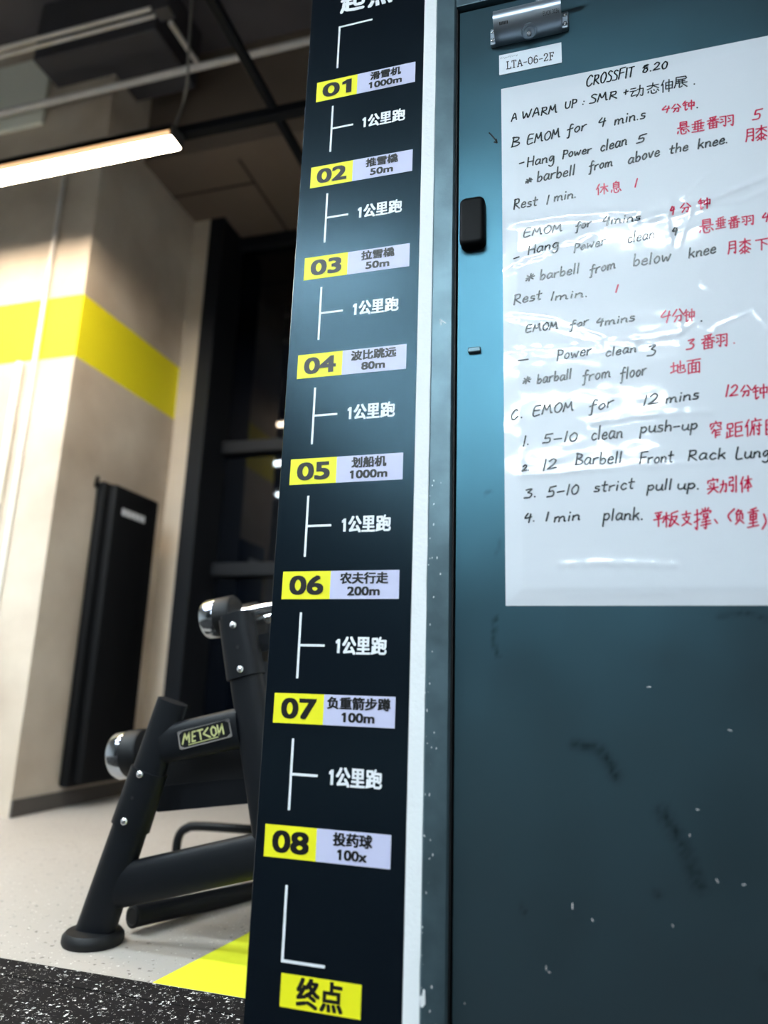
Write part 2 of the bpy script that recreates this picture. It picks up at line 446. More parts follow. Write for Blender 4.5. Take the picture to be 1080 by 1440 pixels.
# chips, nicks and a pen tick on the leaf
bm = bmesh.new()
for x, y, dx, dy in [(805, 1270, 0, 8), (768, 1358, 0, 6), (771, 1366, 3, 2), (970, 1173, 0, 3), (979, 1138, 4, 1), (1024, 1026, 5, 2), (1007, 1236, 3, 5), (653, 1410, 1, 2), (910, 966, 5, 0), (945, 1300, 2, 3), (832, 1292, 2, 3), (1044, 1244, 4, 0)]:
    a, b = PY(x, y, YL), PY(x+dx, y+dy, YL); ribbon(bm, [(a.x, a.z), (b.x, b.z)], 0.0011, lambda x, z: YL-0.0004)
flat('paint_chip', bm, 'wall', dr)
bm = bmesh.new()
for st in ([(688, 187), (691, 190), (697, 197), (699, 201)], [(699, 201), (695, 200)], [(699, 201), (698, 196)]):
    pp = [PY(*q, YL) for q in st]; ribbon(bm, [(p.x, p.z) for p in pp], 0.0028, lambda x, z: YL-0.0006)
flat('pen_tick', bm, 'ink', dr)
bm = bmesh.new()
a = PY(667, 492, YL-0.006); box(bm, a.x-0.0125, a.x+0.0125, YL-0.008, YL, a.z-0.005, a.z+0.006, 0.002)
obj('latch_tab', bm, 'door_frame', dr)
bm = bmesh.new()
for k in range(60):   # splashes of white paint on the frame
    z = random.uniform(0.05, 1.1)**1.0; x = DX0+abs(random.gauss(0.002, 0.012)); r = random.uniform(0.0003, 0.0011)
    if x > FX-0.005: continue
    ribbon(bm, [(x, z), (x+random.uniform(-1, 1)*r, z+random.uniform(.5, 4)*r)], r*1.6, lambda x, z: YW-0.0075)
for x, y, ln, wd in [(593, 1408, 10, .006), (596, 1402, 16, .004), (590, 1220, 14, .003), (620, 455, 6, .002), (603, 31, 5, .003)]:
    p = PY(x, y, YW-.007); ribbon(bm, [(p.x, p.z+ln*.0006), (p.x+.0006, p.z-ln*.0006)], wd, lambda x, z: YW-0.0077)
p, q = PY(620, 452, YW), PY(628, 457, YW); ribbon(bm, [(p.x, p.z), (q.x, q.z)], 0.002, lambda x, z: YW-0.0077)
flat('paint_splash', bm, 'wall', dr)

# window wall
wn = bpy.data.objects.new('window_1', None); COL.objects.link(wn); wn.location = (-1, YG, 0); wn['kind'] = 'structure'
obj('window_glass', B(xs, RX1, YG, YG+0.02, 0.0, SOF), 'night', wn)
bm = bmesh.new()
zt1, zt2 = PY(340, 628, YG-0.06).z, PY(340, 800, YG-0.06).z
for z in (0.06, zt2, zt1, SOF-0.06): box(bm, xs, RX1, YG-0.07, YG, z-0.045, z+0.045, 0.004)
box(bm, xs, xs+0.12, Y_PIL-0.01, YG, 0, SOF, 0.004)
for x in (-1.2, 0.3, 1.8, 3.3): box(bm, x-0.06, x+0.06, YG-0.08, YG, 0, SOF, 0.004)
obj('window_frame', bm, 'frame_black', wn)

# painted yellow zone and rubber mats
p0, p1 = PZ(215, 1382, 0), PZ(352, 1311, 0)
bm = bmesh.new(); d = (p1-p0)
q = [p0, p0+d*2.2, p0+d*2.2+Vector((0.55, 0, 0)), p0+Vector((0.55, 0, 0))]
vs = [bm.verts.new((v.x, v.y, 0.0012)) for v in q]; vb = [bm.verts.new((v.x, v.y, 0.0)) for v in q]
bm.faces.new(vs); bm.faces.new(vb[::-1])
for i in range(4): bm.faces.new((vb[i], vb[(i+1) % 4], vs[(i+1) % 4], vs[i]))
struct('floor_marking', bm, 'floor_yellow')
YM = 1.69; ys = PZ(200, 1406, 0.008).y
tag(obj('rubber_strip', B(-4.5, 3.0, ys+0.001, YM, 0, 0.010, 0.003), 'rubber_fleck'), 'narrow black rubber edging strip with white flecks along the pale floor', 'mat')
tag(obj('rubber_mat', B(-4.5, 3.0, -3.0, ys-0.001, 0, 0.010, 0.003), 'rubber_fleck'), 'wide black rubber floor mat with white flecks in the lower left corner', 'mat')

# ------------------------------------------------------------------ overhead services
ZL = 3.36; YLAMP = 2.68
def lamp(name, x0, x1, y, z, mt, label, group, hw=0.05):
    t = thing(name, ((x0+x1)/2, y, z), label, 'lamp', group)
    obj('diffuser', B(x0+.006, x1-.006, y-hw, y+hw, z, z+0.02, 0.004), mt, t)
    bm = bmesh.new(); box(bm, x0, x1, y-hw-0.006, y-hw+.001, z+0.001, z+0.07); box(bm, x0, x1, y+hw-.001, y+hw+0.006, z+0.001, z+0.07)
    box(bm, x0, x1, y-hw-0.006, y+hw+0.006, z+0.03, z+0.07, 0.004)
    obj('housing', bm, 'lamp_body', t)
    for e, s in ((x0, -1), (x1, 1)):
        obj('end_cap', B(min(e, e+s*.012), max(e, e+s*.012), y-hw-0.006, y+hw+0.006, z-0.002, z+0.07, 0.004), 'lamp_body', t)
    return t
lamp('linear_lamp', -4.40, PZ(247, 200, ZL).x, YLAMP, ZL, 'lamp_warm', 'glowing warm white linear lamp at upper left below the dark ceiling', None, 0.048)
for o_ in [o for o in COL.objects if o.name == "linear_lamp"]:
    x1_ = PZ(247, 200, ZL).x
    e_ = obj("side_strip", B(-4.39, x1_-.006, YLAMP-0.0560, YLAMP-0.0545, ZL+0.002, ZL+0.030), "lamp_side", o_); e_["label"] = "dim orange translucent edge"
# the same hall's rows of lamps over and behind the photographer, seen only as reflections
for yy, lb_ in ((1.42, 'middle of the three lamp spots reflected in the dark window'), (0.02, 'lowest of the three lamp spots reflected in the dark window')):
    lamp('linear_lamp', -4.4, -2.0, yy, ZL, 'lamp_cool', lb_, 'linear lamps reflected in the window', 0.05)
for yy in (-1.45, -2.8, -4.15, -5.5):
    for xx in (-2.5, -0.75):
        lamp('linear_lamp', xx, xx+1.4, yy, ZL, 'lamp_cool', 'linear ceiling lamp reflected as glare on the handwritten sheet and door', 'linear lamps reflected on the sheet', 0.04)

# trunking that carries the lamp, cross rail, pipes
t0 = PZ(262, 188, ZL+0.09); t1 = PZ(440, 140, ZL+0.06)
tag(obj('lamp_trunking', B(-3.5, 2.0, t0.y-0.028, t0.y+0.028, ZL+0.072, ZL+0.12, 0.004), 'black_bar'), 'long black bar continuing to the right of the glowing lamp', 'rail')
c0 = PZ(362, 110, ZL+0.13)
tag(obj('cross_rail', B(c0.x-0.02, c0.x+0.02, -1.0, YS, ZL+0.10, ZL+0.14, 0.004), 'black_bar'), 'black ceiling rail crossing over the bar beside the glowing lamp', 'rail')
def pipe_x(name, px, py, z, r, mt, label, x0, x1, cat='pipe', grp=None):
    p = PZ(px, py, z); return tag(obj(name, SW([(x0, p.y, z), (x1, p.y, z)], r, seg=12), mt, None, True), label, cat, grp)
ZP = 4.3
xj = PZ(212, 12, ZP).x
pipe_x('conduit', 100, 42, ZP, 0.012, 'pipe', 'upper of two thin pale conduits running to the junction box', -6, xj)
pipe_x('conduit', 100, 53, ZP, 0.012, 'pipe', 'lower of two thin pale conduits running to the junction box', -6, xj)
pipe_x('ceiling_pipe', 220, 108, 4.35, 0.022, 'pipe', 'long pale pipe below the ceiling above the glowing lamp', -6, 3.9)
j = PZ(232, 14, ZP)
jb = thing('junction_box', j, 'small grey junction box with a sloping rod at the end of the conduits', 'junction box')
obj('box_body', B(j.x-0.05, j.x+0.05, j.y-0.04, j.y+0.04, j.z-0.03, j.z+0.08, 0.006), 'duct', jb)
a, b = PZ(240, 32, ZP-0.03), PZ(277, 88, 4.37)
obj('sloping_rod', SW([a, b], 0.016, seg=10), 'pipe', jb, True)
hz = [PZ(262, -6, 4.3), PY(266, 60, j.y-.1), PY(264, 110, (j.y+YLAMP)/2), PY(256, 150, YLAMP+.12), PZ(246, 178, ZL+0.085)]
hz[0].z = CEIL
tag(obj('hanging_cable', SW(catmull(hz, 8), 0.007, seg=8), 'cable', None, True), 'thin grey cable hanging in a loop to the end of the glowing lamp', 'cable')
# air duct and pale boards between the pipes
d0, d1 = PZ(95, 130, 4.6), PZ(240, 60, 4.6)
tag(obj('air_duct', B(d0.x, d1.x, min(d0.y, d1.y)-0.15, max(d0.y, d1.y)+0.15, 4.55, CEIL, 0.01), 'duct'), 'dark box duct under the ceiling between the pale pipes', 'duct')
e0, e1 = PY(-40, 112, Y_COR), PY(62, 176, Y_COR)
bm = bmesh.new(); box(bm, e0.x, e1.x, Y_COR-0.03, Y_COR-0.001, e1.z, e0.z, 0.004)
tag(obj('wall_board', bm, 'tile'), 'pale board high on the wall at the left edge above the glowing lamp', 'board')
# conduits on the front of the pier
def riser(name, px, py, z0, z1, r, mt, label):
    p = PY(px, py, Y_COR-0.02)
    return tag(obj(name, SW([(p.x, Y_COR-r, z0), (p.x, Y_COR-r, z1)], r, seg=12, up=Vector((0, 1, 0))), mt, None, True), label, 'pipe')
riser('wall_conduit', 62, 420, 0.02, 3.9, 0.014, 'pipe_white', 'full height white conduit on the pale pier crossing the yellow band')
riser('wall_conduit', 78, 320, 2.96, 3.9, 0.014, 'pipe', 'short conduit high on the pale pier above the yellow band')
riser('wall_conduit', 14, 600, 0.02, 2.53, 0.022, 'pipe_white', 'thick white conduit on the pale pier ending below the yellow band')

# ------------------------------------------------------------------ black mat on the side of the pier
mz = thing('hanging_mat', (X_COR, 3.9, 0.1), 'tall black mat with a small pale mark hung on the pale pier', 'mat')
pn = PX(128, 680, X_COR+0.005); pf = PX(225, 705, X_COR+0.14)
bm = bmesh.new(); ya, yb = 3.53, pf.y
zt = pf.z; z0 = 0.11
bm2 = box(bm, X_COR+0.012, X_COR+0.075, ya+0.02, yb, z0, zt+0.01, 0.02)
box(bm, X_COR+0.078, X_COR+0.14, ya+0.05, yb, z0+0.02, zt-0.005, 0.02)
obj('mat_body', bm, 'mat_black', mz, True)
obj('hanger_hook', SW([(X_COR+0.0, ya+0.03, zt-0.02), (X_COR+0.03, ya+0.0, zt-0.0), (X_COR+0.05, ya-0.02, zt+0.02)], 0.012, seg=10), 'rubber', mz, True)
l0, l1 = PX(172, 716, X_COR+.141), PX(204, 735, X_COR+.141)
lm = bmesh.new()
for k in range(6):     # too blurred to read: six small blocks
    q = [lm.verts.new((a, 0, b)) for a, b in ((k/6, 0), (k/6+.13, 0), (k/6+.13, 1), (k/6, 1))]; lm.faces.new(q)
for v in lm.verts: v.co = Vector((X_COR+0.1415, l0.y+(l1.y-l0.y)*v.co.x, (l0.z+l1.z)/2-0.022+0.044*v.co.z))
o = obj('pale_mark', lm, 'print_white', mz); o['label'] = 'small blurred pale lettering'

# two characters drawn stroke by stroke (their outlines fill badly as type)
DRAWN = {'跑': "8,8 8,36;6,8 38,8;38,6 38,36;8,36 38,36;23,36 23,86;23,58 42,58;8,54 8,90;0,95 45,84;60,0 46,34;54,20 96,20;94,20 94,55 90,66 80,66;52,40 76,40;76,38 76,62;52,60 76,60;52,38 52,86;52,86 58,95 90,95;90,95 96,88 97,78",
 '起': "6,18 48,18;27,2 27,40;2,40 50,40;27,42 27,84;28,62 48,62;12,54 10,76 2,97;8,78 28,91 60,95 98,95;58,9 92,9;90,9 90,40;60,40 90,40;60,40 60,66;60,66 66,74 92,74;92,74 97,70 98,60"}
def drawn(bm, c, x0, x1, z0, z1, wd, y):
    for i, q in enumerate(DRAWN[c].split(';')):
        pts = [tuple(float(v) for v in p.split(',')) for p in q.split()]
        ribbon(bm, [(x0+(x1-x0)*a/100, z1-(z1-z0)*b/100) for a, b in pts], wd, lambda x, z, i=i: y-0.00002*i)
    return bm

# ================================================================== THE WALL SIGN
sg = thing('wall_sign', (-0.465, YW, 0.05), 'tall narrow black wall sign listing eight numbered exercises beside the door', 'sign')
SY = YW-0.004
obj('panel', B(-0.6035, -0.3255, SY, YW, 0.05, 2.60, 0.0008, seg=1), 'sign', sg)
def sx(z): return (z-1.2)*0.0052          # the print leans a hair
NAMES = [('滑雪机', .072, '1000m', .077), ('推雪橇', .073, '50m', .052), ('拉雪橇', .073, '50m', .052), ('波比跳远', .096, '80m', .05),
         ('划船机', .0715, '1000m', .0765), ('农夫行走', .095, '200m', .064), ('负重箭步蹲', .12, '100m', .062), ('投药球', .072, '100x', .054)]
yT, yB = SY-0.0010, SY-0.0005
for k, (nm, nw, ds, dw) in enumerate(NAMES):
    zc = 2.0245-0.2277*k; x0 = -0.5815+sx(zc); h = 0.0535/2
    yb_ = obj('number_block', B(x0, x0+0.0985, yB, SY, zc-h, zc+h), 'yellow', sg); yb_['label'] = 'yellow block with a black number'
    flat('number_lettering', text_bm('%02d' % (k+1), x0+0.015, x0+0.085, zc-0.0185, zc+0.0185, yT, 0.0022), 'print_black', yb_)
    wb = obj('name_block', B(x0+0.0985, x0+0.2335, yB, SY, zc-h, zc+h), 'lavender', sg); wb['label'] = 'pale lavender block with black lettering'
    cx = x0+0.0985+0.0665
    bmq = text_bm(nm, cx-nw/2, cx+nw/2, zc+0.0015, zc+0.0235, yT, 0.00095)
    flat('name_lettering', bmq, 'print_black', wb)
    flat('amount_lettering', text_bm(ds, cx-dw/2, cx+dw/2, zc-0.0205, zc-0.0035, yT, 0.0010), 'print_black', wb)
    if k < 7:
        tz = 1.9175-0.2289*k; tx = -0.5388+sx(tz)
        bm = bmesh.new(); box(bm, tx-0.0022, tx+0.0022, yB, SY, tz-0.0608, tz+0.0612); box(bm, tx+0.0022, tx+0.0512, yB, SY, tz-0.0022, tz+0.0022)
        o = obj('route_mark', bm, 'print_white', sg)
        flat('run_lettering', drawn(text_bm('1公里', tx+0.073, tx+0.140, tz-0.0160, tz+0.0170, yB, 0.0013), '跑', tx+0.1425, tx+0.170, tz-0.0145, tz+0.0155, 0.0042, yB), 'print_white', sg)
bm = bmesh.new(); box(bm, -0.5315, -0.527, yB, SY, 2.081, 2.199); box(bm, -0.527, -0.449, yB, SY, 2.1945, 2.199)
obj('route_mark', bm, 'print_white', sg)
bm = bmesh.new(); box(bm, -0.5405, -0.536, yB, SY, 0.2415, 0.3615); box(bm, -0.536, -0.461, yB, SY, 0.2415, 0.246)
obj('route_mark', bm, 'print_white', sg)
a = PY(479, 20, SY); b = PY(557, 0, SY)
flat('start_lettering', drawn(text_bm('点', -0.4625, -0.4015, 2.232, 2.297, yB, 0.0022), '起', -0.5275, -0.4725, 2.236, 2.294, 0.0085, yB), 'print_white', sg)
fb = obj('finish_block', B(-0.5385, -0.3955, yB, SY, 0.175, 0.2255), 'yellow', sg); fb['label'] = 'yellow finish block with black lettering'
flat('finish_lettering', text_bm('终点', -0.5095, -0.4265, 0.178, 0.2235, yT, 0.0016), 'print_black', fb)

# ================================================================== THINGS ON THE DOOR
# door closer
cl = thing('door_closer', (-0.1, YL, 2.06), 'silver hydraulic door closer at the top of the dark door', 'door closer')
cx0, cx1 = -0.1668, -0.0281
pr = [(YL, 2.112), (YL-0.030, 2.108), (YL-0.0475, 2.099), (YL-0.0515, 2.092), (YL-0.0520, 2.0775), (YL-0.0505, 2.0745), (YL-0.0490, 2.0715), (YL-0.0400, 2.0610), (YL-0.0300, 2.0560), (YL-0.0160, 2.0545), (YL, 2.0550)]
bm = bmesh.new()
A = [bm.verts.new((cx0, y, z)) for y, z in pr]; C = [bm.verts.new((cx1, y, z)) for y, z in pr]
bm.faces.new(A); bm.faces.new(C[::-1])
for i in range(len(pr)): bm.faces.new((A[i], A[(i+1) % len(pr)], C[(i+1) % len(pr)], C[i]))
obj('closer_body', bm, 'silver', cl, True)
for x0, x1, zz in ((cx0-0.011, cx0+0.001, 2.073), (cx1-0.001, cx1+0.015, 2.0755)):
    lg = obj('mounting_lug', B(x0, x1, YL-0.012, YL, zz-0.021, zz+0.021, 0.003), 'silver', cl)
    for dz in (-0.011, 0.011):
        obj('screw', LA(((x0+x1)/2, YL-0.012, zz+dz), (0, -1, 0), [(0, .005), (.002, .0045), (.003, .003), (.0012, .002), (.0012, 0)], 16), 'screw', lg, True)
ax = Vector((0, -0.25, -0.97)); pc = Vector((-0.0945, YL-0.0215, 2.0550))
pb = obj('pinion_boss', LA(pc, ax, [(-.01, .0175), (.001, .017), (.002, .0155), (.0005, .0145), (.0005, .0115), (.003, .0105), (.003, .007)], 32), 'silver', cl, True)
obj('pinion_nut', LA(pc, ax, [(.002, .0055), (.010, .0055), (.011, .0045), (.008, .0028), (.008, 0)], 8), 'screw', pb, True)
obj('arm_stub', SW([(-0.075, YL-0.03, 2.10), (-0.075, YL-0.03, 2.116), (-0.05, YL-0.035, 2.120), (0.02, YL-0.03, 2.122)], 0.006, seg=8), 'silver', cl, True)
bm = text_bm('EUCK 3036', -0.064, -0.032, 0.25, 0.82, 0); bmb = bmesh.new()
for k in range(6):     # worn maker's mark, unreadable
    x = -0.154+k*.0031; bmb.faces.new([bmb.verts.new(v) for v in ((x, 0, .3), (x+.0022, 0, .3), (x+.0022, 0, .72), (x, 0, .72))])
for b_ in (bm, bmb):      # the lettering follows the sloping face
    for v in b_.verts: t = v.co.z; v.co.y = YL-0.0400-0.0090*t-0.0005; v.co.z = 2.0610+0.0105*t-0.0004
flat('type_lettering', bm, 'print_black', cl); flat('maker_lettering', bmb, 'print_black', cl)

# room label
lb = thing('door_label', (-0.096, YL, 2.005), 'small white printed label reading LTA-06-2F below the door closer', 'label')
obj('label_card', B(-0.1605, -0.0302, YL-0.0012, YL, 1.979, 2.0302), 'label_white', lb)
def serif_text():
    """typewriter-like lettering: light strokes with small slab ends"""
    G = {'L': (50, "12,100 12,0 55,0 55,18;0,100 26,100;0,0 12,0"), 'T': (60, "30,100 30,0;4,82 4,100 56,100 56,82;18,0 42,0"),
         'A': (64, "4,0 30,100 58,0;14,36 48,36;-4,0 14,0;46,0 68,0"), '-': (44, "2,42 42,42"),
         '0': (54, "27,100 6,80 4,50 6,20 27,0 48,20 50,50 48,80 27,100"), '6': (54, "46,88 30,100 10,75 4,35 12,6 28,0 48,14 48,42 30,56 8,40"),
         '2': (54, "6,74 10,94 28,100 46,88 46,66 26,36 4,4;4,2 50,2 50,18"), 'F': (56, "14,100 14,0;0,100 54,100 54,80;14,52 40,52;40,64 40,40;0,0 28,0")}
    st = []; x = 0
    for c in 'LTA-06-2F':
        wd, s = G[c]
        for q in s.split(';'):
            pts = [tuple(float(v) for v in p.split(',')) for p in q.split()]
            st.append((c, [(x+a, b) for a, b in pts]))
        x += wd+16
    return st, x-16
st, tw = serif_text(); bm = bmesh.new()
for c, pts in st:
    if c in '062' and len(pts) > 5: pts = [tuple(v) for v in catmull([(a, b) for a, b in pts], 4)]
    ribbon(bm, [(-0.1445+a/tw*0.098, 1.9905+b/100*0.0185) for a, b in pts], 0.0021, lambda x, z: YL-0.0017)
flat('label_lettering', bm, 'print_black', lb)
bm = bmesh.new(); x = -0.157
for k in range(9):   # faint scribble of a smaller stamped line
    ribbon(bm, [(x, 2.0195+0.001*math.sin(k*2.1)), (x+0.0016, 2.0225+0.001*math.cos(k*1.3))], 0.0008, lambda x, z: YL-0.0017); x += 0.0042
flat('stamp_marks', bm, 'ink', lb)

# black box beside the frame
bx = thing('door_sensor', (-0.214, YL, 1.62), 'black rounded plastic box on the door beside the frame', 'sensor')
def rrect(x0, x1, z0, z1, r, n=6):
    out = []
    for cx, cz, a0 in ((x1-r, z1-r, 0), (x0+r, z1-r, 90), (x0+r, z0+r, 180), (x1-r, z0+r, 270)):
        out += [(cx+r*math.cos(math.radians(a0+90*k/n)), cz+r*math.sin(math.radians(a0+90*k/n))) for k in range(n+1)]
    return out
bm = bmesh.new(); rings = []
for y, ins in ((YL, 0), (YL-0.018, 0), (YL-0.022, .0015), (YL-0.0245, .005), (YL-0.025, .010)):
    rings.append([bm.verts.new((x, y, z)) for x, z in rrect(-0.2405+ins, -0.1895-ins, 1.566+ins, 1.6745-ins, 0.013-ins*.8)])
for A, C in zip(rings, rings[1:]):
    for k in range(len(A)): bm.faces.new((A[k], A[(k+1) % len(A)], C[(k+1) % len(A)], C[k]))
bm.faces.new(rings[-1]); bm.faces.new(rings[0])
obj('sensor_case', bm, 'box_black', bx, True)

# ------------------------------------------------------------------ the handwritten sheet
SH0, SH1, SZ0, SZ1 = PY(708, 490, YL).x, 0.47, PY(707, 852, YL).z, PY(708, 125, YL).z
CREASES = [([(893, 315), (945, 300), (985, 290), (1030, 268), (1080, 250)], .006, .0022), ([(945, 285), (938, 310), (943, 345)], .003, .0012), ([(975, 290), (960, 330), (955, 350)], .003, .001),
           ([(960, 280), (985, 255), (995, 245)], .003, .001), ([(985, 290), (1040, 285), (1080, 268)], .005, .0012), ([(940, 330), (965, 322), (985, 310)], .003, .001),
           ([(708, 446), (770, 452), (845, 478)], .006, .0016), ([(893, 480), (955, 470), (975, 455), (1005, 465)], .005, .0015), ([(1005, 462), (1060, 438), (1080, 462)], .003, .0014),
           ([(833, 595), (880, 588), (935, 582), (1000, 580)], .006, .0015), ([(735, 670), (800, 664), (900, 655), (1020, 650)], .006, .001),
           ([(790, 795), (850, 792), (950, 795)], .006, .001), ([(800, 838), (870, 836), (950, 835)], .005, .0008), ([(955, 430), (957, 470)], .003, .001),
           ([(985, 400), (1005, 412)], .003, .0008), ([(708, 318), (790, 305), (890, 300)], .010, .0014), ([(708, 378), (780, 350), (830, 330)], .011, .0016), ([(708, 496), (800, 492), (890, 480)], .010, .0014)]
CRP = []
for pts, wd, ht in CREASES:
    q = [PY(*p, YL) for p in pts]; CRP.append(([(Vector((a.x, a.z)), Vector((b.x, b.z))) for a, b in zip(q, q[1:])], wd, ht,
        min(p.x for p in q)-.05, max(p.x for p in q)+.05, min(p.z for p in q)-.05, max(p.z for p in q)+.05))
def sheet_y(x, z):
    h = 0.0035+0.0012*noise.noise(Vector((x*2.6, 0.3, z*5.5)))+0.0003*noise.noise(Vector((x*6, 2.3, z*13)))
    h += 0.00012*noise.noise(Vector((x*45, 5.3, z*60)))
    c = Vector((x, z))
    for sgm, wd, ht, ax_, bx_, az_, bz_ in CRP:
        if ax_ < x < bx_ and az_ < z < bz_:
            best = 9
            for p, q in sgm:
                pq = q-p; t = max(0, min(1, (c-p).dot(pq)/pq.length_squared)); best = min(best, (c-(p+pq*t)).length)
            if best < 3*wd:
                h += ht*math.exp(-(best/wd)**2)*(0.7+0.5*noise.noise(Vector((x*60, 9, z*60))))
    edge = min(1, max(0, min(x-SH0, SH1-x, z-SZ0, SZ1-z)/0.03))
    return YL-0.0008-max(0.0, h)*edge
ws = thing('workout_sheet', ((SH0+SH1)/2, YL, SZ0), 'large glossy white sheet with a handwritten workout in black and red on the door', 'sheet')
NX, NZ = 190, 300
bm = bmesh.new(); g = []
for jj in range(NZ+1):
    z = SZ0+(SZ1-SZ0)*jj/NZ
    g.append([bm.verts.new((SH0+(SH1-SH0)*i/NX, sheet_y(SH0+(SH1-SH0)*i/NX, z), z)) for i in range(NX+1)])
for jj in range(NZ):
    for i in range(NX): bm.faces.new((g[jj][i], g[jj][i+1], g[jj+1][i+1], g[jj+1][i]))
for f in bm.faces: f.smooth = True
flat('sheet', bm, 'sheet', ws)

GL = {'A': (60, "0,0 28,95 55,5;8,35 50,38"), 'B': (50, "8,100 5,0;0,95 40,85 35,58 10,50 48,30 40,5 0,0"), 'C': (60, "55,80 35,100 5,60 10,10 35,0 58,20"),
 'E': (55, "50,95 10,90 5,0 50,5;8,50 45,52"), 'F': (55, "5,0 10,95;10,95 60,100;8,50 50,55"), 'H': (58, "5,95 5,0;52,100 52,5;5,50 52,50"), 'I': (16, "8,100 8,0"),
 'L': (45, "8,100 5,8 45,5"), 'M': (72, "0,0 10,90;10,90 30,35 50,95;50,95 62,8 72,5"), 'O': (55, "30,95 5,60 10,10 35,0 55,45 45,85 28,95"),
 'P': (45, "8,95 5,-8;2,90 40,85 40,50 8,45"), 'R': (55, "8,95 5,0;2,90 40,90 40,55 8,48;8,48 55,0"), 'S': (45, "45,85 25,98 8,75 40,40 35,5 0,5"),
 'T': (52, "0,95 52,98;28,95 25,0"), 'U': (55, "5,90 5,30 20,0 45,15 50,90"), 'W': (80, "0,85 15,5 35,60 52,5 75,95"),
 'a': (50, "42,50 20,55 3,25 15,0 38,20 44,52;44,52 42,10 52,3"), 'b': (45, "5,100 5,2;5,30 28,50 42,25 25,0 5,8"), 'c': (42, "40,45 22,55 5,25 20,0 42,10"),
 'e': (42, "5,28 38,32 28,55 8,40 5,10 22,0 42,10"), 'f': (42, "42,90 28,98 20,70 18,-25 5,-30;0,50 42,55"), 'g': (48, "42,50 20,55 5,28 20,8 42,50;42,50 44,-20 25,-42 5,-30"),
 'h': (48, "5,100 5,0;5,30 25,52 40,40 42,0"), 'i': (16, "8,50 6,0;8,82 9,76"), 'k': (48, "5,100 5,0;40,55 8,25 25,28 45,0"), 'l': (18, "8,100 6,0"),
 'm': (72, "3,50 3,0;3,30 18,52 30,40 30,0;30,30 48,52 60,40 62,5 72,2"), 'n': (46, "3,50 3,0;3,30 22,52 38,40 38,5 46,2"), 'o': (44, "22,55 4,30 18,0 40,20 35,50 20,55"),
 'p': (45, "5,55 3,-45;5,40 28,55 42,30 25,5 5,12"), 'r': (36, "3,50 3,0;3,30 18,48 36,52"), 's': (38, "34,50 12,52 10,32 34,22 28,2 2,3"), 't': (38, "18,90 16,8 32,2;0,55 38,58"),
 'u': (50, "5,52 5,15 20,0 40,18 44,52;44,52 44,5 54,0"), 'v': (42, "2,52 18,2 40,55"), 'w': (64, "2,52 12,3 30,40 42,3 60,55"),
 '0': (46, "25,90 4,50 15,2 38,10 42,65 25,90"), '1': (14, "10,100 5,0"), '2': (50, "5,75 25,95 42,75 30,40 0,5;0,5 50,8"), '3': (40, "3,90 35,95 15,60;15,60 38,40 30,5 0,5"),
 '4': (50, "20,95 2,45 48,52;40,85 34,-8"), '5': (48, "12,90 8,50;8,50 35,52 35,10 0,5;12,90 48,95"), '8': (46, "0,62 40,92 12,88 10,62 38,38 30,4 6,10 14,44 36,62"),
 '-': (46, "0,35 42,38"), '+': (50, "5,40 48,45;26,70 24,15"), '*': (50, "5,30 48,42;28,75 22,0;8,60 44,12;6,8 40,62"), ':': (16, "8,45 9,40;6,8 7,3"), '.': (14, "5,4 7,0"),
 '(': (26, "24,100 4,50 20,0"), ')': (26, "4,100 22,45 4,0"), ' ': (30, "")}
